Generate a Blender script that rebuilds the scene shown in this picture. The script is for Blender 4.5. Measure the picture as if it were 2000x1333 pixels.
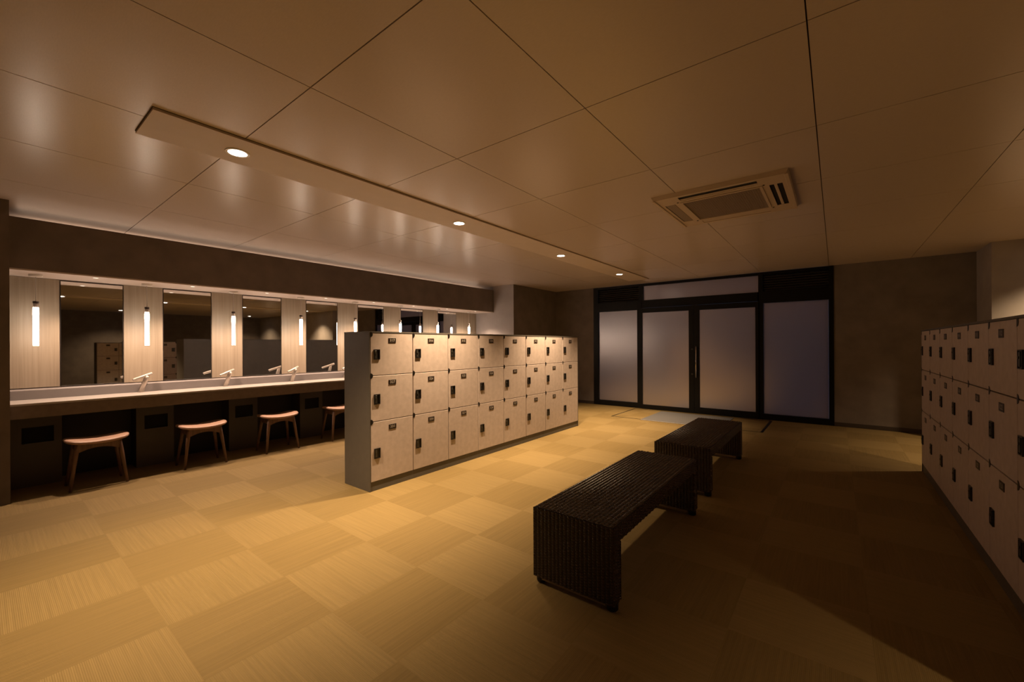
import bpy, bmesh, math, random
from mathutils import Matrix, Vector
random.seed(7)
PI = math.pi
for o in list(bpy.data.objects): bpy.data.objects.remove(o, do_unlink=True)
scene = bpy.context.scene
COL = scene.collection

# ------------------------------------------------------------------ camera
CAM_H, YAW, ROLL, FPX, CX, CY = 1.236, .6479, -.0051, 805.68, 1022.76, 673.94
F = Vector((-math.sin(YAW), math.cos(YAW), 0)); R0 = Vector((math.cos(YAW), math.sin(YAW), 0)); U0 = Vector((0, 0, 1))
RV = R0*math.cos(ROLL) + U0*math.sin(ROLL); UV = U0*math.cos(ROLL) - R0*math.sin(ROLL)
cd = bpy.data.cameras.new('camera'); cam = bpy.data.objects.new('camera', cd); COL.objects.link(cam)
cam.matrix_world = Matrix(((RV.x, UV.x, -F.x, 0), (RV.y, UV.y, -F.y, 0), (RV.z, UV.z, -F.z, CAM_H), (0, 0, 0, 1)))
cd.sensor_fit = 'HORIZONTAL'; cd.sensor_width = 36; cd.lens = FPX/2000*36
cd.shift_x = (1000-CX)/2000; cd.shift_y = (CY-666.5)/2000; cd.clip_start = .02
scene.camera = cam

# ------------------------------------------------------------------ world, exposure, light strengths
w = bpy.data.worlds.new('night'); scene.world = w; w.use_nodes = True
w.node_tree.nodes['Background'].inputs[0].default_value = (.25, .42, .8, 1)
w.node_tree.nodes['Background'].inputs[1].default_value = .28
vs = scene.view_settings
vs.view_transform = 'Standard'; vs.look = 'None'; vs.gamma = 1; vs.use_curve_mapping = False; vs.exposure = 0
scene.cycles.max_bounces = 8; scene.cycles.diffuse_bounces = 4; scene.cycles.adaptive_threshold = .02; scene.cycles.sample_clamp_indirect = 4
DOWN_W, AISLE_W, SOFFIT_W = 470, 215, 68
DOWN_C = (1, .68, .37); SOFFIT_C = (1, .68, .47); PEND_C = (1, .80, .63)
PEND_S, COVE_S = 20, 2.2

# ------------------------------------------------------------------ materials
MATS = {}
def nodes_of(m):
    m.use_nodes = True
    return m.node_tree.nodes, m.node_tree.links, m.node_tree.nodes['Principled BSDF']
def mat(name, col, rough=.5, metal=0, spec=.5, var=0, scale=8, bump=0, bscale=200, stretch=(1, 1, 1)):
    m = bpy.data.materials.new(name); N, L, b = nodes_of(m)
    b.inputs['Base Color'].default_value = (*col, 1); b.inputs['Roughness'].default_value = rough
    b.inputs['Metallic'].default_value = metal; b.inputs['Specular IOR Level'].default_value = spec
    tc = N.new('ShaderNodeTexCoord'); mp = N.new('ShaderNodeMapping'); mp.inputs['Scale'].default_value = stretch
    L.new(tc.outputs['Object'], mp.inputs[0])
    nz = N.new('ShaderNodeTexNoise'); nz.inputs['Scale'].default_value = scale; nz.inputs['Detail'].default_value = 6
    L.new(mp.outputs[0], nz.inputs['Vector'])
    rp = N.new('ShaderNodeValToRGB'); L.new(nz.outputs['Fac'], rp.inputs[0])
    rp.color_ramp.elements[0].position = .3; rp.color_ramp.elements[1].position = .7
    rp.color_ramp.elements[0].color = (*[c*(1-var) for c in col], 1)
    rp.color_ramp.elements[1].color = (*[min(1, c*(1+var)) for c in col], 1)
    L.new(rp.outputs[0], b.inputs['Base Color'])
    if bump:
        n2 = N.new('ShaderNodeTexNoise'); n2.inputs['Scale'].default_value = bscale; L.new(mp.outputs[0], n2.inputs['Vector'])
        bp = N.new('ShaderNodeBump'); bp.inputs['Strength'].default_value = bump; bp.inputs['Distance'].default_value = .002
        L.new(n2.outputs['Fac'], bp.inputs['Height']); L.new(bp.outputs[0], b.inputs['Normal'])
    MATS[name] = m; return m
def emit(name, col, s):
    m = bpy.data.materials.new(name); N, L, b = nodes_of(m)
    b.inputs['Base Color'].default_value = (.8, .8, .8, 1)
    b.inputs['Emission Color'].default_value = (*col, 1); b.inputs['Emission Strength'].default_value = s
    MATS[name] = m; return m
def math_node(N, L, op, a, b=None):
    n = N.new('ShaderNodeMath'); n.operation = op
    for i, v in enumerate((a, b)):
        if v is None: continue
        if isinstance(v, (int, float)): n.inputs[i].default_value = v
        else: L.new(v, n.inputs[i])
    return n.outputs[0]
def carpet(name, col, axis):
    m = mat(name, col, rough=.75, spec=.25)
    N, L, b = nodes_of(m)
    tc = N.new('ShaderNodeTexCoord'); sp = N.new('ShaderNodeSeparateXYZ'); L.new(tc.outputs['Object'], sp.inputs[0])
    across, along = (sp.outputs[1], sp.outputs[0]) if axis == 'x' else (sp.outputs[0], sp.outputs[1])
    gi = N.new('ShaderNodeObjectInfo')
    cb = N.new('ShaderNodeCombineXYZ')
    L.new(math_node(N, L, 'MULTIPLY', across, 115), cb.inputs[0]); L.new(math_node(N, L, 'MULTIPLY', along, 2.2), cb.inputs[1])
    L.new(math_node(N, L, 'MULTIPLY', gi.outputs['Random'], 50), cb.inputs[2])
    nz = N.new('ShaderNodeTexNoise'); nz.inputs['Scale'].default_value = 1; nz.inputs['Detail'].default_value = 3
    L.new(cb.outputs[0], nz.inputs['Vector'])
    rp = N.new('ShaderNodeValToRGB'); L.new(nz.outputs['Fac'], rp.inputs[0])
    rp.color_ramp.elements[0].position = .28; rp.color_ramp.elements[1].position = .72
    rp.color_ramp.elements[0].color = (*[c*.90 for c in col], 1); rp.color_ramp.elements[1].color = (*[c*1.09 for c in col], 1)
    hs = N.new('ShaderNodeHueSaturation'); L.new(rp.outputs[0], hs.inputs['Color'])
    L.new(math_node(N, L, 'ADD', math_node(N, L, 'MULTIPLY', gi.outputs['Random'], .06), .97), hs.inputs['Value'])
    L.new(hs.outputs[0], b.inputs['Base Color'])
    rib = math_node(N, L, 'SINE', math_node(N, L, 'MULTIPLY', across, 2*PI/.006))
    ht = math_node(N, L, 'ADD', math_node(N, L, 'MULTIPLY', rib, .5), nz.outputs['Fac'])
    bp = N.new('ShaderNodeBump'); bp.inputs['Strength'].default_value = .35; bp.inputs['Distance'].default_value = .002
    L.new(ht, bp.inputs['Height']); L.new(bp.outputs[0], b.inputs['Normal'])
    return m
def wood(name, col, dark, axis='z', rough=.45, k=60):
    m = mat(name, col, rough=rough)
    N, L, b = nodes_of(m)
    tc = N.new('ShaderNodeTexCoord'); mp = N.new('ShaderNodeMapping')
    mp.inputs['Scale'].default_value = {'z': (k, k, 1.4), 'y': (k, 1.4, k), 'x': (1.4, k, k)}[axis]
    L.new(tc.outputs['Object'], mp.inputs[0])
    nz = N.new('ShaderNodeTexNoise'); nz.inputs['Scale'].default_value = 1; nz.inputs['Detail'].default_value = 5; nz.inputs['Distortion'].default_value = .4
    L.new(mp.outputs[0], nz.inputs['Vector'])
    rp = N.new('ShaderNodeValToRGB'); L.new(nz.outputs['Fac'], rp.inputs[0])
    rp.color_ramp.elements[0].position = .3; rp.color_ramp.elements[1].position = .68
    rp.color_ramp.elements[0].color = (*dark, 1); rp.color_ramp.elements[1].color = (*col, 1)
    L.new(rp.outputs[0], b.inputs['Base Color'])
    bp = N.new('ShaderNodeBump'); bp.inputs['Strength'].default_value = .15; bp.inputs['Distance'].default_value = .001
    L.new(nz.outputs['Fac'], bp.inputs['Height']); L.new(bp.outputs[0], b.inputs['Normal'])
    return m
def frosted(name):
    m = bpy.data.materials.new(name); N, L, b = nodes_of(m)
    b.inputs['Base Color'].default_value = (.78, .72, .71, 1); b.inputs['Roughness'].default_value = .27; b.inputs['Metallic'].default_value = .85
    tc = N.new('ShaderNodeTexCoord'); mp = N.new('ShaderNodeMapping'); mp.inputs['Scale'].default_value = (140, 1, 2)
    L.new(tc.outputs['Object'], mp.inputs[0])
    nz = N.new('ShaderNodeTexNoise'); nz.inputs['Scale'].default_value = 1; nz.inputs['Detail'].default_value = 2; L.new(mp.outputs[0], nz.inputs['Vector'])
    bp = N.new('ShaderNodeBump'); bp.inputs['Strength'].default_value = .3; bp.inputs['Distance'].default_value = .002
    L.new(nz.outputs['Fac'], bp.inputs['Height']); L.new(bp.outputs[0], b.inputs['Normal'])
    tr = N.new('ShaderNodeBsdfTranslucent'); tr.inputs[0].default_value = (.5, .52, .55, 1)
    mx = N.new('ShaderNodeMixShader'); mx.inputs[0].default_value = .45
    L.new(b.outputs[0], mx.inputs[1]); L.new(tr.outputs[0], mx.inputs[2])
    L.new(mx.outputs[0], N['Material Output'].inputs['Surface'])
    MATS[name] = m; return m

mat('ceiling', (.65, .56, .50), rough=.27, spec=.5, var=.03, scale=40, stretch=(1, 6, 1), bump=.04, bscale=60)
mat('ceiling_gap_shade', (.10, .07, .05), rough=.9)
mat('strip', (.65, .56, .49), rough=.55, var=.02)
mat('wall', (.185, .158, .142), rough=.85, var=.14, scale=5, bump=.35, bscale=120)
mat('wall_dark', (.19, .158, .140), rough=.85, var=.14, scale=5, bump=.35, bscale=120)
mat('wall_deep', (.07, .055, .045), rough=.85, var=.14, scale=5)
mat('plaster', (.34, .31, .30), rough=.85, var=.10, scale=4, bump=.3, bscale=90)
mat('floor_base', (.10, .065, .03), rough=.9)
mat('baseboard', (.05, .036, .028), rough=.6)
carpet('carpet_a', (.238, .170, .071), 'x')
carpet('carpet_b', (.211, .148, .058), 'y')  # same carpet darker: sheen of the turned ribs put into the colour
mat('black_metal', (.006, .006, .006), rough=.4, spec=.2)
mat('louver', (.05, .045, .042), rough=.45)
frosted('frosted')
mat('steel', (.62, .58, .54), rough=.25, metal=1)
mat('faucet_metal', (.55, .49, .44), rough=.38, metal=.75)
mat('mat_grey', (.13, .13, .145), rough=.95, var=.1, scale=200)
mat('mat_edge', (.5, .45, .4), rough=.7)
mat('door_panel', (.49, .418, .408), rough=.5, var=.08, scale=22, bump=.06, bscale=150)
mat('casing', (.098, .089, .083), rough=.55, var=.06, scale=14)
mat('carcass', (.035, .028, .024), rough=.7)
mat('black_plastic', (.012, .010, .009), rough=.35)
mat('plate', (.022, .014, .011), rough=.4)
mat('digits', (.55, .50, .46), rough=.5)
mat('lock_metal', (.09, .085, .075), rough=.35, metal=.7)
wood('oak', (.345, .285, .215), (.27, .215, .158), 'z', k=55)
wood('walnut', (.20, .115, .075), (.11, .06, .04), 'z', k=80)
wood('seat_wood', (.46, .295, .22), (.38, .235, .17), 'y', k=70)
mat('mirror', (.86, .86, .86), rough=.015, metal=1)
mat('mirror_edge', (.02, .015, .012), rough=.5)
mat('soffit_under', (.66, .58, .53), rough=.6)
mat('counter_top', (.40, .37, .35), rough=.32, var=.03, scale=30)
mat('counter_front', (.15, .115, .09), rough=.5, var=.1, scale=20)
mat('splash', (.23, .21, .21), rough=.45)
mat('cabinet', (.085, .073, .066), rough=.5)
mat('counter_shade', (.022, .018, .016), rough=.6)
mat('void', (.003, .003, .003), rough=.8)
mat('white_plastic', (.88, .86, .84), rough=.4)
mat('ac_white', (.62, .50, .38), rough=.45)
mat('ac_shade', (.30, .235, .18), rough=.5)
mat('grille', (.36, .29, .24), rough=.6)
mat('strand', (.052, .031, .022), rough=.24, spec=.8, var=.3, scale=60)
mat('bench_under', (.012, .008, .006), rough=.6)
mat('bench_strip', (.30, .22, .16), rough=.4)
emit('pendant_glow', PEND_C, PEND_S)
mat('clear_neck', (.45, .40, .37), rough=.2)
mat('pendant_cap', (.06, .045, .038), rough=.35, metal=.6)
emit('lamp_glow', (1, .88, .72), 14)
emit('small_glow', (1, .85, .68), 3)
emit('cove_glow', (1, .72, .52), COVE_S)

# ------------------------------------------------------------------ mesh helpers
def box(bm, x0, x1, y0, y1, z0, z1, mi=0, bev=0):
    v = [bm.verts.new(p) for p in ((x0,y0,z0),(x1,y0,z0),(x1,y1,z0),(x0,y1,z0),(x0,y0,z1),(x1,y0,z1),(x1,y1,z1),(x0,y1,z1))]
    fs = []
    for q in ((3,2,1,0),(4,5,6,7),(0,1,5,4),(1,2,6,5),(2,3,7,6),(3,0,4,7)):
        f = bm.faces.new([v[i] for i in q]); f.material_index = mi; fs.append(f)
    if bev:
        es = list({e for f in fs for e in f.edges})
        bmesh.ops.bevel(bm, geom=es, offset=bev, segments=2 if bev > .008 else 1, affect='EDGES', profile=.5)
def tube(bm, pts, rads, seg=12, cap=True, mi=0):
    rings = []; n = len(pts)
    for i, p in enumerate(pts):
        p = Vector(p); a = Vector(pts[max(0, i-1)]); b = Vector(pts[min(n-1, i+1)])
        t = (b-a).normalized(); s = Vector((1, 0, 0)) if abs(t.x) < .9 else Vector((0, 1, 0))
        u = t.cross(s).normalized(); v = t.cross(u)
        r = rads[i] if isinstance(rads, (list, tuple)) else rads
        rings.append([bm.verts.new(p + u*r*math.cos(2*PI*k/seg) + v*r*math.sin(2*PI*k/seg)) for k in range(seg)])
    for i in range(n-1):
        for k in range(seg):
            f = bm.faces.new((rings[i][k], rings[i+1][k], rings[i+1][(k+1) % seg], rings[i][(k+1) % seg])); f.smooth = True; f.material_index = mi
    if cap:
        bm.faces.new(rings[0]).material_index = mi; bm.faces.new(rings[-1][::-1]).material_index = mi
def ring(bm, r0, r1, z0, z1, seg=24):
    loops = []
    for r, z in ((r0, z0), (r1, z0), (r1, z1), (r0, z1)):
        loops.append([bm.verts.new((r*math.cos(2*PI*k/seg), r*math.sin(2*PI*k/seg), z)) for k in range(seg)])
    for i in range(4):
        A, B = loops[i], loops[(i+1) % 4]
        for k in range(seg): bm.faces.new((A[k], A[(k+1) % seg], B[(k+1) % seg], B[k]))
def finish(bm, name):
    bmesh.ops.recalc_face_normals(bm, faces=bm.faces[:])
    me = bpy.data.meshes.new(name); bm.to_mesh(me); bm.free(); return me
def link(name, me, parent=None, loc=(0, 0, 0), rz=0):
    o = bpy.data.objects.new(name, me); COL.objects.link(o); o.location = loc; o.rotation_euler = (0, 0, rz)
    if parent: o.parent = parent
    return o
def obj(name, bm, mats, parent=None, loc=(0, 0, 0), rz=0):
    me = finish(bm, name)
    for m in ([mats] if isinstance(mats, str) else mats): me.materials.append(MATS[m])
    return link(name, me, parent, loc, rz)
def bx(name, dims, m, parent=None, bev=0, loc=(0, 0, 0)):
    bm = bmesh.new(); box(bm, *dims, bev=bev); return obj(name, bm, m, parent, loc)
def tag(o, label, cat, group=None):
    o['label'] = label; o['category'] = cat
    if group: o['group'] = group
    return o
def thing(name, label, cat, loc=(0, 0, 0), rz=0, group=None):
    return tag(link(name, None, None, loc, rz), label, cat, group)
def struct(o, label=None):
    o['kind'] = 'structure'
    if label: o['label'] = label
    return o
def dup(root, loc, rz=0):
    r = root.copy(); COL.objects.link(r); r.location = loc; r.rotation_euler = (0, 0, rz)
    for ch in root.children:
        c = ch.copy(); COL.objects.link(c); c.parent = r
        for g in ch.children:
            d = g.copy(); COL.objects.link(d); d.parent = c
    return r
ORD = ['first', 'second', 'third', 'fourth', 'fifth', 'sixth', 'seventh', 'eighth', 'ninth']

# ------------------------------------------------------------------ room shell
ZC = 2.4
XW, XL, XR = -5.933, -5.196, 7.3         # vanity wall, left wall beside the camera, far right wall
YB, YA, YK, YD = -2.2, .148, 6.2, 7.713   # back wall, alcove start, corner block, entrance wall
fl = struct(bx('floor', (-6.1, XR+.1, YB-.1, 7.9, -.08, -.007), 'floor_base'), 'floor covered with woven tan carpet tiles in a checker')
TX, TY, PX, PY = -1.866, .50, .4955, .485
tile_me = []
for m in ('carpet_a', 'carpet_b'):
    bm = bmesh.new(); box(bm, -PX/2+.0001, PX/2-.0001, -PY/2+.0001, PY/2-.0001, -.007, 0)
    me = finish(bm, 'carpet_tile'); me.materials.append(MATS[m]); tile_me.append(me)
rest = [bmesh.new(), bmesh.new()]
for i in range(-9, 20):
    for j in range(-6, 16):
        x0, y0 = TX+i*PX, TY+j*PY
        x1, y1 = x0+PX, y0+PY
        cx0, cx1, cy0, cy1 = max(x0, XW), min(x1, XR), max(y0, YB), min(y1, YD)
        if cx1-cx0 < .01 or cy1-cy0 < .01: continue
        par = (i+j) % 2
        full = x0 >= XW and x1 <= XR and y0 >= YB and y1 <= YD
        seen = -7 < x0 < 1.45 and y0 > -.1 and (x0 < .3 or y0 > 1.5)
        if seen and full:
            link('carpet_tile', tile_me[par], fl, ((x0+x1)/2, (y0+y1)/2, 0))
        elif seen:
            bm = bmesh.new(); xm, ym = (x0+x1)/2, (y0+y1)/2
            box(bm, cx0-xm, cx1-xm, cy0-ym, cy1-ym, -.007, 0); obj('carpet_tile', bm, ('carpet_a', 'carpet_b')[par], fl, (xm, ym, 0))
        else:
            box(rest[par], cx0+.0004, cx1-.0004, cy0+.0004, cy1-.0004, -.007, 0)
for par in (0, 1):
    o = obj('carpet_tiles', rest[par], ('carpet_a', 'carpet_b')[par], fl); o['kind'] = 'stuff'

ce = struct(bx('ceiling', (-6.1, XR+.1, YB-.1, 7.9, ZC+.012, ZC+.06), 'ceiling_gap_shade'), 'low ceiling of large satin beige panels with thin dark joints')
GX, GY, GP = -.98, .905, .901
pan = {}
for i in range(-6, 11):
    for j in range(-4, 9):
        if i == -6: continue
        x0, x1 = max(GX+i*GP, XW)+.0025, min(GX+(i+1)*GP, XR)-.0025
        if i == -5: x0 = XW+.0025
        y0, y1 = max(GY+j*GP, YB)+.0025, min(GY+(j+1)*GP, YD)-.0025
        if x1-x0 < .02 or y1-y0 < .02: continue
        key = (round(x1-x0, 3), round(y1-y0, 3))
        if key not in pan:
            bm = bmesh.new(); box(bm, -key[0]/2, key[0]/2, -key[1]/2, key[1]/2, 0, .011)
            pan[key] = finish(bm, 'ceiling_panel'); pan[key].materials.append(MATS['ceiling'])
        link('ceiling_panel', pan[key], ce, ((x0+x1)/2, (y0+y1)/2, ZC))

struct(bx('wall_left', (-6.1, XL, YB, YA, 0, ZC), 'wall_dark'), 'dark brown wall pier at the left edge')
wa = struct(bx('wall_vanity', (-6.1, XW, YA, YK, 0, ZC), 'wall_dark'), 'alcove wall behind the vanity counter')
bm = bmesh.new(); box(bm, -6.1, -4.93, YK, YD, 0, ZC); bm.faces.ensure_lookup_table()
for f in bm.faces:
    if f.calc_center_median().x > -4.94: f.material_index = 1  # side face coloured darker than the front
struct(obj('wall_corner', bm, ('plaster', 'wall')), 'pale plastered corner block at the end of the vanity')
struct(bx('wall_entrance_left', (-6.1, -4.007, YD, 7.9, 0, ZC), 'wall'), 'brown papered wall left of the entrance')
struct(bx('wall_entrance_right', (-.022, 1.44, YD, 7.9, 0, ZC), 'wall'), 'brown papered wall right of the entrance')
struct(bx('wall_recess', (1.44, XR, 7.08, 7.9, 0, ZC), 'plaster'), 'projecting wall behind the right lockers')
struct(bx('wall_right', (XR, XR+.1, YB, 7.9, 0, ZC), 'wall_dark'))
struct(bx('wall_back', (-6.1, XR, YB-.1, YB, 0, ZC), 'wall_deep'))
struct(bx('baseboard_entrance_right', (-.022, 1.44, YD-.012, YD, 0, .06), 'baseboard', bev=.003))
struct(bx('baseboard_entrance_left', (-4.93, -4.007, YD-.012, YD, 0, .06), 'baseboard', bev=.003))
struct(bx('baseboard_recess', (1.428, 1.44, 7.08, YD-.012, 0, .06), 'baseboard', bev=.003))

# ceiling light trims
def strip(n, x0, x1, y0, y1, label):
    bm = bmesh.new(); box(bm, x0, x1, y0, y1, ZC-.014, ZC); box(bm, x0, x1+.004, y0-.003, y1, ZC-.002, ZC, mi=1)  # second box is a dark sliver painted as the board's edge shadow
    return struct(obj(n, bm, ('strip', 'ceiling_gap_shade')), label)
LX = -2.826; LY = [.931, 2.736, 4.541, 6.346]
strip('trim_1', -3.0, -2.632, .513, 7.15, 'shallow dropped ceiling board carrying the row of downlights')
strip('trim_2', 1.916, 2.284, .513, 7.05, 'dropped ceiling board over the right aisle')

# soffit over the vanity, with an indirect light gap on top
SX, SZ0, SZ1 = -5.438, 1.884, 2.325
so = bx('wall_soffit', (XW, SX, YA, YK, SZ0+.012, 2.26), 'wall_dark'); struct(so, 'dark brown soffit above the vanity mirrors')
bx('front_lip', (SX-.02, SX, YA, YK, 2.26, SZ1), 'wall_dark', so)
bx('underside', (XW, SX, YA, YK, SZ0, SZ0+.012), 'soffit_under', so)
led = thing('cove_light', 'hidden light strip in the gap above the vanity soffit', 'light', (-5.85, 0, 2.26))
bx('channel', (-.065, .065, YA+.05, YK-.05, 0, .012), 'white_plastic', led)
bx('diffuser', (-.06, .06, YA+.06, YK-.06, .012, .018), 'cove_glow', led)

# oak wall panels and mirrors
MZ0, MZ1 = .862, SZ0
MY = [(.471, .911), (1.23, 1.671), (1.995, 2.446), (2.772, 3.227), (3.557, 4.015), (4.352, 4.820), (5.165, 5.640)]
edges = [YA] + [v for a in MY for v in a] + [YK]
for k in range(0, len(edges), 2):
    bx('oak_panel', (XW, XW+.014, edges[k]+.004, edges[k+1]-.004, MZ0, MZ1-.002), 'oak', wa)
for k, (a, b) in enumerate(MY):
    where = 'above the vanity counter' if k < 4 else 'seen above the island lockers'
    t = thing('wall_mirror', f'{ORD[k]} tall vanity mirror from the left, {where}', 'mirror', (XW, (a+b)/2, MZ0), 0, 'vanity mirrors')
    hw = (b-a)/2-.002
    bx('backing', (0, .008, -hw, hw, 0, MZ1-MZ0-.012), 'mirror_edge', t)
    bx('glass', (.008, .011, -hw+.003, hw-.003, .003, MZ1-MZ0-.015), 'mirror', t)

# vanity counter
CT = .7705
vc = thing('vanity_counter', 'long pale vanity counter with a dark brown front edge', 'counter', (0, 0, CT))
bx('worktop', (-5.76, -5.342, YA+.002, YK-.002, -.02, 0), 'counter_top', vc, bev=.003)
bx('apron', (-5.362, -5.3425, YA+.002, YK-.002, -.125, -.0205), 'counter_front', vc)
bs = thing('backsplash', 'low pale backsplash with ledge along the foot of the mirrors', 'backsplash', (0, 0, CT))
bx('upstand', (-5.74, -5.7205, YA+.002, YK-.002, .0, .083), 'splash', bs, bev=.002)
bx('ledge', (XW+.001, -5.7405, YA+.002, YK-.002, .063, .083), 'splash', bs, bev=.002)
bx('underside', (XW+.001, -5.3625, YA+.002, YK-.002, -.125, -.105), 'counter_front', vc)

bx('counter_shade_panel', (XW, XW+.008, YA, YK, 0, .64), 'counter_shade', wa)  # dark sheet added on the wall as the shade under the counter

# bin cabinets under the counter
for k in range(7):
    y = .161+.806*k
    if y+.3 > YK: break
    lab = ['bin cabinet with a black slot, at the left end under the counter', 'bin cabinet with a black slot, between the first and second stools', 'bin cabinet with a black slot, between the second and third stools',
           'bin cabinet with a black slot, just right of the third stool'][k] if k < 4 else f'bin cabinet with a black slot, {ORD[k]} from the left end of the counter'
    if k > 4: break
    t = thing('bin_cabinet', 'dark ' + lab, 'cabinet', (-5.69, y, 0), 0, 'bin cabinets under the counter')
    bm = bmesh.new(); W, H = .30, .644
    for (a, b, c, d) in ((0, W, 0, .385), (0, W, .525, H), (0, .063, .385, .525), (.25, W, .385, .525)): box(bm, -.018, 0, a, b, c, d)
    obj('front_panel', bm, 'cabinet', t)
    bm = bmesh.new()
    for (x0, x1, a, b, c, d) in ((-.24, -.0185, 0, .015, 0, H), (-.24, -.0185, W-.015, W, 0, H), (-.24, -.0185, .0155, W-.0155, 0, .015), (-.24, -.0185, .0155, W-.0155, H-.015, H)): box(bm, x0, x1, a, b, c, d)
    obj('body', bm, 'cabinet', t)
    bx('bin_opening', (-.10, -.02, .058, .255, .38, .53), 'void', t)  # solid black block painted as the shade inside the slot

# ------------------------------------------------------------------ pendants
PYS = [.308, 1.051, 1.819, 2.592, 3.37, 4.163, 4.958, 5.745]
def pendant():
    t = thing('pendant_light', '', 'pendant lamp')
    z = SZ0
    bm = bmesh.new(); tube(bm, [(0, 0, z), (0, 0, z-.018), (0, 0, z-.022)], [.042, .042, .036], 20); obj('canopy', bm, 'white_plastic', t)
    bm = bmesh.new(); tube(bm, [(0, 0, z-.02), (0, 0, 1.64)], .0022, 6); obj('cord', bm, 'clear_neck', t)
    bm = bmesh.new(); tube(bm, [(0, 0, 1.648), (0, 0, 1.645), (0, 0, 1.628), (0, 0, 1.625)], [.006, .019, .019, .017], 18); obj('cap', bm, 'pendant_cap', t)
    bm = bmesh.new(); tube(bm, [(0, 0, 1.627), (0, 0, 1.592)], [.0150, .0165], 18); obj('neck', bm, 'clear_neck', t)
    bm = bmesh.new(); tube(bm, [(0, 0, 1.593), (0, 0, 1.575), (0, 0, 1.53), (0, 0, 1.49), (0, 0, 1.25)], [.0165, .0190, .0193, .0178, .0178], 12); obj('glass_tube', bm, 'pendant_glow', t)
    return t
p0 = pendant()
for k, y in enumerate(PYS):
    t = p0 if k == 0 else dup(p0, (0, 0, 0))
    t.location = (-5.677, y, 0)
    tag(t, f'{ORD[k]} glowing glass tube pendant from the left, ' + ('hanging before an oak panel over the counter' if k < 4 else 'its top showing above the island lockers'), 'pendant lamp', 'tube pendants over the vanity')

# downlights ---------------------------------------------------------
def downlight(name, label, x, y, z, r, power, colr, glow, angle, group, blend=1.0, soft=.035):
    t = thing(name, label, 'downlight', (x, y, z), 0, group)
    bm = bmesh.new(); ring(bm, r*.78, r, -.004, 0); obj('trim_ring', bm, 'white_plastic', t)
    bm = bmesh.new(); tube(bm, [(0, 0, -.0005), (0, 0, -.003)], r*.775, 24); obj('lens', bm, glow, t)
    ld = bpy.data.lights.new('downlight_beam', 'SPOT'); ld.energy = power; ld.color = colr
    ld.spot_size = math.radians(angle); ld.spot_blend = blend; ld.shadow_soft_size = soft
    lo = bpy.data.objects.new('downlight_beam', ld); COL.objects.link(lo); lo.parent = t; lo.location = (0, 0, -.06-soft*.2)
    return t
posn = ['nearest downlight in the dropped ceiling board, largest bright disc', 'second downlight along the dropped ceiling board', 'third downlight along the dropped ceiling board', 'farthest downlight of the ceiling board, nearest the entrance']
for k, y in enumerate(LY):
    downlight('ceiling_downlight', posn[k], LX, y, ZC-.014, .062, DOWN_W, DOWN_C, 'lamp_glow', 90, 'downlights in the ceiling board')
for k, y in enumerate(LY):
    downlight('ceiling_downlight', f'{ORD[k]} downlight over the aisle behind the right lockers, out of direct view', 2.1, y+.2, ZC-.014, .062, AISLE_W, DOWN_C, 'lamp_glow', 114, 'downlights over the right aisle')
for y, lab in ((6.346, 'far downlight showing only as a glint in the third vanity mirror'), (2.736, 'downlight over the farthest aisle beyond the back locker row')):
    downlight('ceiling_downlight', lab, 6.3, y, ZC, .062, 100, DOWN_C, 'lamp_glow', 130, 'downlights over the farthest aisle')
for k in range(8):
    y = .663+.728*k
    if y > YK-.2: break
    downlight('soffit_downlight', f'{ORD[k]} small downlight from the left in the soffit underside', -5.515, y, SZ0, .022, SOFFIT_W, SOFFIT_C, 'small_glow', 125, 'small downlights under the soffit', .8, .02)

# ------------------------------------------------------------------ lockers
CWID = .437; DZ = [(.081, .5845), (.5905, .976), (.982, 1.3425)]
def text_mesh(s, h):
    cu = bpy.data.curves.new('t', 'FONT'); cu.body = s; cu.size = h; cu.align_x = 'CENTER'; cu.align_y = 'CENTER'; cu.resolution_u = 1
    o = bpy.data.objects.new('t', cu); COL.objects.link(o)
    me = bpy.data.meshes.new_from_object(o); bpy.data.objects.remove(o); bpy.data.curves.remove(cu); return me
def plate_mesh(s):
    bm = bmesh.new(); box(bm, 0, .003, -.038, .038, -.022, .022, bev=.0012)
    bmesh.ops.recalc_face_normals(bm, faces=bm.faces[:])
    if s:
        tm = text_mesh(s, .034); base = [bm.verts.new((.0034, v.co.x, v.co.y)) for v in tm.vertices]
        for p in tm.polygons:
            try: f = bm.faces.new([base[i] for i in p.vertices]); f.material_index = 1
            except ValueError: pass
        bpy.data.meshes.remove(tm)
    me = bpy.data.meshes.new('number_plate'); bm.to_mesh(me); bm.free()
    me.materials.append(MATS['plate']); me.materials.append(MATS['digits']); return me
bm = bmesh.new(); box(bm, -.375, -.020, .001, CWID-.001, .080, 1.344); body_me = finish(bm, 'body'); body_me.materials.append(MATS['carcass'])
door_me = []
for z0, z1 in DZ:
    bm = bmesh.new(); box(bm, -.018, 0, .0032, CWID-.0032, 0, z1-z0, bev=.0018); me = finish(bm, 'door'); me.materials.append(MATS['door_panel']); door_me.append(me)
bm = bmesh.new()   # lock with a recessed finger pull
for d in ((0, .008, -.029, .029, -.043, -.037), (0, .008, -.029, .029, .037, .043), (0, .008, -.029, -.024, -.037, .037), (0, .008, .022, .029, -.037, .037), (0, .002, -.024, .022, -.037, .037)): box(bm, *d)
box(bm, .002, .0075, -.022, -.002, -.034, .034, mi=1, bev=.002); tube(bm, [(.007, -.012, .008), (.011, -.012, .008)], .007, 10, mi=1)
handle_me = finish(bm, 'handle'); handle_me.materials.append(MATS['black_plastic']); handle_me.materials.append(MATS['lock_metal'])
bm = bmesh.new(); hc = [(.023*math.cos(a)+.0006, .023*math.sin(a)) for a in [PI*(k/8-.5) for k in range(9)]]
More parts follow.
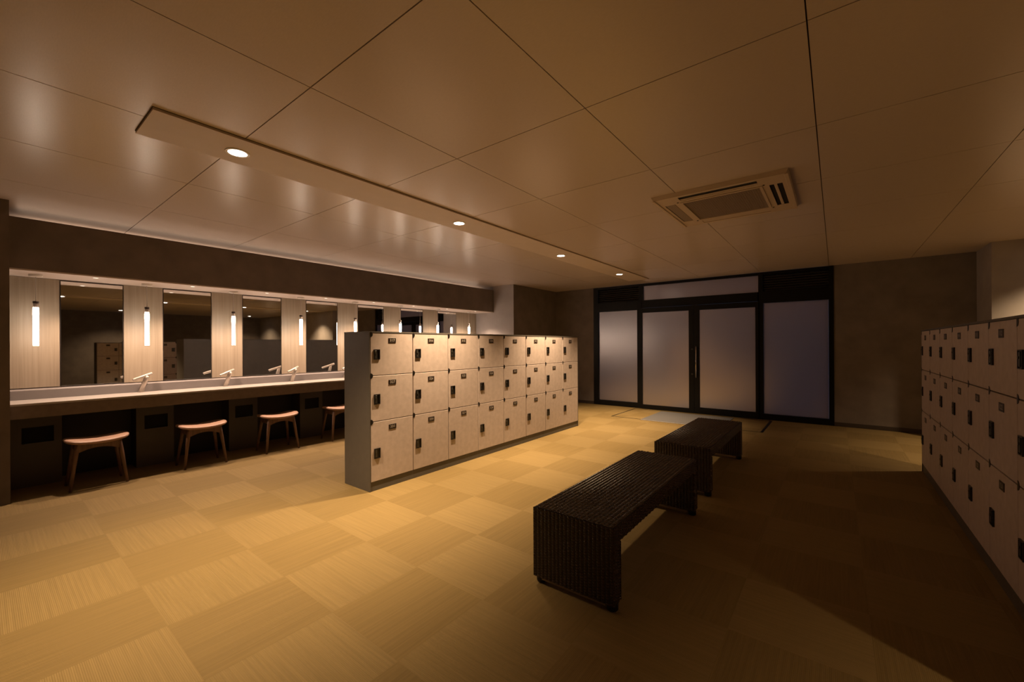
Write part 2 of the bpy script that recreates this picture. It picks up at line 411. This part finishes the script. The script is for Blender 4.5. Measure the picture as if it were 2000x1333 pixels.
A_ = [bm.verts.new((.0, y, z)) for y, z in hc]; B_ = [bm.verts.new((.0022, y, z)) for y, z in hc]
bm.faces.new(A_[::-1]); bm.faces.new(B_)
for k in range(9): bm.faces.new((A_[k], A_[(k+1) % 9], B_[(k+1) % 9], B_[k]))
knob_me = finish(bm, 'corner_bumper'); knob_me.materials.append(MATS['black_plastic'])
HZ = [.235, .187, .178]
def locker_unit(label, loc, rz, nums, group, detail=True):
    t = thing('locker', label, 'locker', loc, rz, group)
    link('body', body_me, t)
    for r, (z0, z1) in enumerate(DZ):
        d = link('door', door_me[r], t, (0, 0, z0))
        link('handle', handle_me, d, (0, .060, HZ[r]))
        link('number_plate', plate_mesh(nums[r] if nums else None), d, (0, .215, (z1-z0)-.062))
    if detail:
        for z in (.5875, .979, 1.330): link('corner_bumper', knob_me, t, (0, 0, z))
    return t
def casing(t, first, last):
    bx('plinth', (-.37, -.006, .0, CWID, 0, .0785), 'casing', t)
    bx('top_panel', (-.395, .002, -.009 if first else 0, CWID+(.009 if last else 0), 1.3445, 1.3575), 'casing', t)
    bx('back_panel', (-.395, -.3755, 0, CWID, 0, 1.344), 'casing', t)
    if first: bx('end_panel', (-.395, .0, -.009, -.0005, 0, 1.344), 'casing', t, bev=.001)
    if last: bx('end_panel', (-.395, .0, CWID+.0005, CWID+.009, 0, 1.344), 'casing', t, bev=.001)
IX, IY = -3.126, 1.990
for k in range(8):
    nums = [str(331-k), str(327-k), str(317-k)]
    end = ', next to the grey end panel' if k == 0 else (', at the entrance end' if k == 7 else '')
    casing(locker_unit(f'{ORD[k]} column of lit island lockers counting from the viewer{end}', (IX, IY+k*CWID, 0), 0, nums, 'island lockers'), k == 0, k == 7)
RX, RY = .655, 5.462
for k in range(8):
    nums = [str(131-k), str(127-k), str(117-k)]
    casing(locker_unit(f'{ORD[k]} three-door column of the shadowed right-hand lockers counting from the far end', (RX, RY-k*CWID, 0), PI, nums, 'right-hand lockers'), k == 0, k == 7)
for k in range(8):
    casing(locker_unit(f'{ORD[7-k]} column of the back locker row seen only in the mirrors, from its near end', (4.4, RY-k*CWID, 0), PI, None, 'back row lockers', False), k == 0, k == 7)

# ------------------------------------------------------------------ entrance doors
dr = struct(link('door_1', None, None, (0, YD, 0)), 'black framed double entrance door with frosted glass, side lights and louvres')
def frame(dims_list, name, parent, m='black_metal', y0=-.012, y1=.07):
    bm = bmesh.new()
    for (x0, x1, z0, z1) in dims_list: box(bm, x0, x1, y0, y1, z0, z1)
    return obj(name, bm, m, parent)
frame([(-4.007, -3.90, 0, ZC-.001), (-.085, -.022, 0, ZC-.001), (-3.07, -2.975, 0, 2.08), (-1.02, -.94, 0, 2.08),
       (-3.9, -.085, 2.352, ZC-.004), (-3.035, -2.951, 2.08, 2.352), (-1.01, -.945, 2.08, 2.352),
       (-3.9, -3.07, 0, .10), (-.94, -.085, 0, .095), (-3.9, -3.07, 1.90, 2.08), (-.94, -.085, 1.895, 2.08), (-2.985, -1.005, 1.93, 2.08)], 'frame', dr)
bx('centre_stop', (-2.05, -1.97, .01, .07, 0, 1.93), 'black_metal', dr)
bx('threshold', (-2.975, -1.02, -.012, .07, 0, .006), 'black_metal', dr)
for (x0, x1, z0, z1) in ((-3.9, -3.07, .10, 1.90), (-.94, -.085, .095, 1.895), (-2.951, -1.01, 2.08, 2.352)):
    bx('glass_pane', (x0+.001, x1-.001, .02, .028, z0+.001, z1-.001), 'frosted', dr)
for (x0, x1) in ((-3.9, -3.035), (-.945, -.085)):
    bx('louver_backing', (x0, x1, .062, .068, 2.08, 2.352), 'void', dr)
    for k in range(7):
        bm = bmesh.new(); z = 2.092+k*.0385
        vs_ = [(x0+.002, .008, z), (x1-.002, .008, z), (x1-.002, .05, z+.030), (x0+.002, .05, z+.030)]
        v1 = [bm.verts.new(p) for p in vs_]; v2 = [bm.verts.new((p[0], p[1]+.003, p[2]-.004)) for p in vs_]
        bm.faces.new(v1); bm.faces.new(v2[::-1])
        for i in range(4): bm.faces.new((v1[i], v2[i], v2[(i+1) % 4], v1[(i+1) % 4]))
        obj('louver_slat', bm, 'louver', dr)
for n, (x0, x1, gx0, gx1, gz0, gz1) in enumerate(((-2.983, -2.012, -2.953, -2.10, .085, 1.835), (-2.008, -1.007, -1.917, -1.05, .115, 1.835))):
    lf = frame([(x0, gx0, .006, 1.925), (gx1, x1, .006, 1.925), (gx0, gx1, .006, gz0), (gx0, gx1, gz1, 1.925)], 'door_leaf', dr, y0=-.045, y1=-.014)
    bx('glass_pane', (gx0+.001, gx1-.001, -.033, -.026, gz0+.001, gz1-.001), 'frosted', lf)
    bm = bmesh.new()
    if n == 1:
        tube(bm, [(-1.965, -.095, .64), (-1.965, -.095, 1.19)], .011, 12)
        for z in (.70, 1.13): tube(bm, [(-1.965, -.095, z), (-1.965, -.044, z)], .007, 10)
        obj('pull_handle', bm, 'steel', lf)
    else:
        for z in (.70, 1.145): box(bm, -2.055, -2.025, -.056, -.045, z-.012, z+.012, bev=.002)
        obj('lock_plate', bm, 'lock_metal', lf)
        
# floor hatch outline and entry mat
bm = bmesh.new(); x0, x1, y0, y1 = -3.09, -.81, 6.56, 7.62
for d in ((x0, x1, y0, y0+.02), (x0, x0+.02, y0+.02, y1), (x1-.035, x1, y0+.02, y1), (x0+.02, x1-.035, y1-.02, y1)): box(bm, *d, 0, .0015)
struct(obj('trim_3', bm, 'black_metal'), 'thin dark frame let into the carpet before the entrance')
mt = thing('entry_mat', 'grey-blue entry mat lying before the double doors', 'mat', (-1.95, 7.02, .0016))
bx('pile', (-.60, .60, -.50, .50, 0, .008), 'mat_grey', mt, bev=.002)
bx('edging', (-.60, .60, -.515, -.5005, 0, .006), 'mat_edge', mt)

# ------------------------------------------------------------------ benches
def weave(bm, o, u, v, n, W, H, pu=.0225, pv=.0068, h=.0036):
    # strands passing over every second stake: raised and sunken dashes in a checker
    o, u, v, n = Vector(o), Vector(u), Vector(v), Vector(n); nv = max(1, round(H/pv)); pv = H/nv; nu = max(1, round(W/pu)); pu = W/nu
    for j in range(nv):
        for i in range(nu):
            a0, a1, b0, b1 = i*pu, (i+1)*pu, j*pv, (j+1)*pv
            k = h*random.uniform(.85, 1.15) if (i+j) % 2 == 0 else h*.22
            g = .0004; da, db = pu*.26, pv*.24
            lo = [bm.verts.new(o+u*a+v*b-n*.0008) for a, b in ((a0+g, b0+g), (a1-g, b0+g), (a1-g, b1-g), (a0+g, b1-g))]
            hi = [bm.verts.new(o+u*a+v*b+n*k) for a, b in ((a0+da, b0+db), (a1-da, b0+db), (a1-da, b1-db), (a0+da, b1-db))]
            for f in [bm.faces.new(hi)]+[bm.faces.new((lo[q], lo[(q+1) % 4], hi[(q+1) % 4], hi[q])) for q in range(4)]: f.smooth = True
def weave_obj(faces, parent):
    bm = bmesh.new()
    for f in faces: weave(bm, *f)
    me = bpy.data.meshes.new('weave'); bm.to_mesh(me); bm.free(); me.materials.append(MATS['strand'])
    o = link('weave', me, parent); o['kind'] = 'stuff'
def bench():
    t = thing('wicker_bench', '', 'bench')
    W, L, H, T = .455, 1.42, .40, .085
    e = .004; X, Y, Z = (1, 0, 0), (0, 1, 0), (0, 0, 1)
    bm = bmesh.new(); box(bm, e, W-e, e, L-e, H-T, H-e, bev=.010); seat = obj('seat', bm, 'bench_under', t)
    weave_obj([((.010, .010, H-e), X, Y, Z, W-.020, L-.020), ((W-e, .0, H-T), Y, Z, X, L, T-.008), ((e, L, H-T), (0, -1, 0), Z, (-1, 0, 0), L, T-.008)], seat)
    for y in (0, L-T):
        s0_ = y == 0
        bm = bmesh.new(); box(bm, e, W-e, y+e, y+T-e, .035, H-T+.012, bev=.010); lp = obj('leg_panel', bm, 'bench_under', t)
        ft = [((0, e, .037), X, Z, (0, -1, 0), W, H-.045), ((W, T-e, .037), (-1, 0, 0), Z, Y, W, H-T-.04)] if s0_ else [((0, y+e, .037), X, Z, (0, -1, 0), W, H-T-.04), ((W, L-e, .037), (-1, 0, 0), Z, Y, W, H-.045)]
        ft += [((W-e, y, .037), Y, Z, X, T, H-T-.037), ((e, y+T, .037), (0, -1, 0), Z, (-1, 0, 0), T, H-T-.037)]
        weave_obj(ft, lp)
        bx('bottom_rail', (.05, W-.05, y+.008, y+T-.008, .026, .036), 'bench_strip', lp)
        for x in (.028, W-.028):
            bm = bmesh.new(); tube(bm, [(x, y+T/2, 0), (x, y+T/2, .006), (x, y+T/2, .045)], [.022, .027, .028], 14); obj('foot', bm, 'bench_under', lp)
    return t
b1 = bench(); b1.location = (-1.262, 1.737, 0); tag(b1, 'dark brown woven bench in the foreground', 'bench', 'woven benches in the aisle')
b2 = dup(b1, (-1.262, 3.535, 0)); tag(b2, 'dark brown woven bench farther back, toward the doors', 'bench', 'woven benches in the aisle')

# ------------------------------------------------------------------ stools
def stool():
    t = thing('vanity_stool', '', 'stool')
    hx, hy, NX, NY, TH = .155, .207, 10, 24, .040
    bm = bmesh.new(); top = []; bot = []
    for i in range(NY+1):
        y = -hy*math.cos(PI*i/NY); w = hx*max(.0, 1-abs(y/hy)**5)**.38
        rt, rb = [], []
        for j in range(NX+1):
            s = -math.cos(PI*j/NX); x = w*s
            z = .406 + .024*(abs(y)/hy)**2.2 - .006*s*s
            e = TH*.5*(max(0, 1-abs(s)**6))**.5*(max(0, 1-abs(y/hy)**10))**.5
            rt.append(bm.verts.new((x, y, z+.0+e*.9))); rb.append(bm.verts.new((x, y, z-e*1.1)))
        top.append(rt); bot.append(rb)
    for i in range(NY):
        for j in range(NX):
            bm.faces.new((top[i][j], top[i][j+1], top[i+1][j+1], top[i+1][j])).smooth = True
            bm.faces.new((bot[i][j], bot[i+1][j], bot[i+1][j+1], bot[i][j+1])).smooth = True
    bmesh.ops.remove_doubles(bm, verts=bm.verts[:], dist=.0004)
    obj('seat', bm, 'seat_wood', t)
    for sx in (-1, 1):
        for sy in (-1, 1):
            bm = bmesh.new(); tube(bm, [(sx*.090, sy*.128, .412), (sx*.104, sy*.142, .30), (sx*.140, sy*.178, 0)], [.0165, .0165, .0105], 12); obj('leg', bm, 'walnut', t)
    for sx in (-1, 1):   # arched aprons under the seat
        bm = bmesh.new(); n = 12; A = []
        for i in range(n+1):
            y = -.132+.264*i/n; zt = .398+.02*(abs(y)/.132)**2; zb = .316+.036*(1-(y/.132)**2)
            A.append([bm.verts.new((sx*.104+d, y, z)) for d, z in ((-.009, zb), (.009, zb), (.009, zt), (-.009, zt))])
        for i in range(n):
            for q in range(4): bm.faces.new((A[i][q], A[i][(q+1) % 4], A[i+1][(q+1) % 4], A[i+1][q]))
        bm.faces.new(A[0]); bm.faces.new(A[-1][::-1]); obj('apron', bm, 'walnut', t)
    for sy in (-1, 1):
        bm = bmesh.new(); box(bm, -.09, .09, sy*.134-.009, sy*.134+.009, .335, .408); obj('side_rail', bm, 'walnut', t)
    return t
s0 = stool()
sl = ['wooden vanity stool with curved seat, leftmost, near the wall pier', 'wooden vanity stool with curved seat, second from the left', 'wooden vanity stool with curved seat, third from the left', 'wooden vanity stool partly hidden by the island lockers']
for k, y in enumerate((.643, 1.415, 2.157, 2.93)):
    t = s0 if k == 0 else dup(s0, (0, 0, 0))
    t.location = (-5.325, y, 0); tag(t, sl[k], 'stool', 'stools at the vanity counter')

# ------------------------------------------------------------------ faucets
def faucet():
    t = thing('faucet', '', 'faucet')
    bm = bmesh.new(); tube(bm, [(0, 0, 0), (0, 0, .004)], .026, 18); obj('base_ring', bm, 'faucet_metal', t)
    bm = bmesh.new(); tube(bm, [(0, .002, .003), (.010, .040, .135), (.012, .050, .166)], [.0235, .0205, .017], 16); obj('body', bm, 'faucet_metal', t)
    bm = bmesh.new(); tube(bm, [(.055, -.066, .130), (.054, -.062, .132), (-.012, .088, .188), (-.013, .092, .190)], [.012, .0145, .0145, .012], 14); obj('lever_spout', bm, 'faucet_metal', t)
    return t
f0 = faucet()
for k in range(6):
    t = f0 if k == 0 else dup(f0, (0, 0, 0))
    t.location = (-5.685, 1.0+.735*k, CT)
    tag(t, f'{ORD[k]} slanted metal faucet from the left on the counter' + (' behind the island' if k > 2 else ''), 'faucet', 'counter faucets')

# ------------------------------------------------------------------ ceiling air conditioner
AX, AY, HS = -.708, 3.695, .448
ac = thing('ceiling_air_conditioner', 'square four-way cassette air conditioner set in the ceiling', 'air conditioner', (AX, AY, ZC))
bm = bmesh.new(); Z0, Z1 = -.028, -.0235
S1, S2, L_ = .330, .412, .27    # slot inner/outer offset, half length
xs = [-HS, -S2, -S1, -L_, L_, S1, S2, HS]
def hole(a, b, c, d):
    xm, ym = (a+b)/2, (c+d)/2
    if abs(xm) < L_ and S1 < abs(ym) < S2: return True
    if abs(ym) < L_ and S1 < abs(xm) < S2: return True
    return abs(xm) < L_+.01 and abs(ym) < L_+.01
for i in range(7):
    for j in range(7):
        if not hole(xs[i], xs[i+1], xs[j], xs[j+1]): box(bm, xs[i], xs[i+1], xs[j], xs[j+1], Z0, Z1)
bmesh.ops.remove_doubles(bm, verts=bm.verts[:], dist=.0001)
o0 = [bm.verts.new((sx*(HS+.014), sy*(HS+.014), -.0005)) for sx, sy in ((-1, -1), (1, -1), (1, 1), (-1, 1))]
o1 = [bm.verts.new((sx*HS, sy*HS, -.026)) for sx, sy in ((-1, -1), (1, -1), (1, 1), (-1, 1))]
for q in range(4): bm.faces.new((o0[q], o0[(q+1) % 4], o1[(q+1) % 4], o1[q]))
obj('panel_frame', bm, 'ac_white', ac)
bx('outlet_cavity', (-.43, .43, -.43, .43, -.019, -.001), 'void', ac)  # black plate close behind the slots, painted as their inner shade
bm = bmesh.new()
for k in range(34):
    q = -L_+.004+k*(2*L_-.008)/33; box(bm, q-.0028, q+.0028, -L_, L_, -.026, -.022)
    box(bm, -L_, L_, q-.0028, q+.0028, -.028, -.023)
g = obj('intake_grille', bm, 'grille', ac); g['kind'] = 'stuff'
bx('filter', (-L_, L_, -L_, L_, -.0215, -.0195), 'ac_shade', ac)
fr = bmesh.new()
for d in ((-L_-.02, L_+.02, -L_-.02, -L_), (-L_-.02, L_+.02, L_, L_+.02), (-L_-.02, -L_, -L_, L_), (L_, L_+.02, -L_, L_)): box(fr, *d, -.033, -.0285, bev=.001)
obj('grille_frame', fr, 'ac_white', ac)
for n, (a, b, c, d, m) in enumerate(((-L_, L_, S1+.004, S2-.004, 'ac_white'), (-S2+.004, -S1-.004, -L_, L_, 'ac_shade'), ((S1+S2)/2-.012, (S1+S2)/2+.008, -L_, L_, 'ac_white'), (-L_, L_, -S1-.020, -S1-.002, 'ac_white'))):
    bx('louver_vane', (a, b, c, d, -.026, -.019), m, ac, bev=.002)
for x in (-1, 1):
    for y in (-1, 1):
        bm = bmesh.new(); tube(bm, [(x*.30, y*.30, -.0285), (x*.30, y*.30, -.031)], .007, 10); obj('screw', bm, 'void', ac)
for x in (-1, 1): bx('side_lip', (x*HS-.012, x*HS+.012, -HS, HS, -.033, -.0285), 'ac_white', ac, bev=.002)
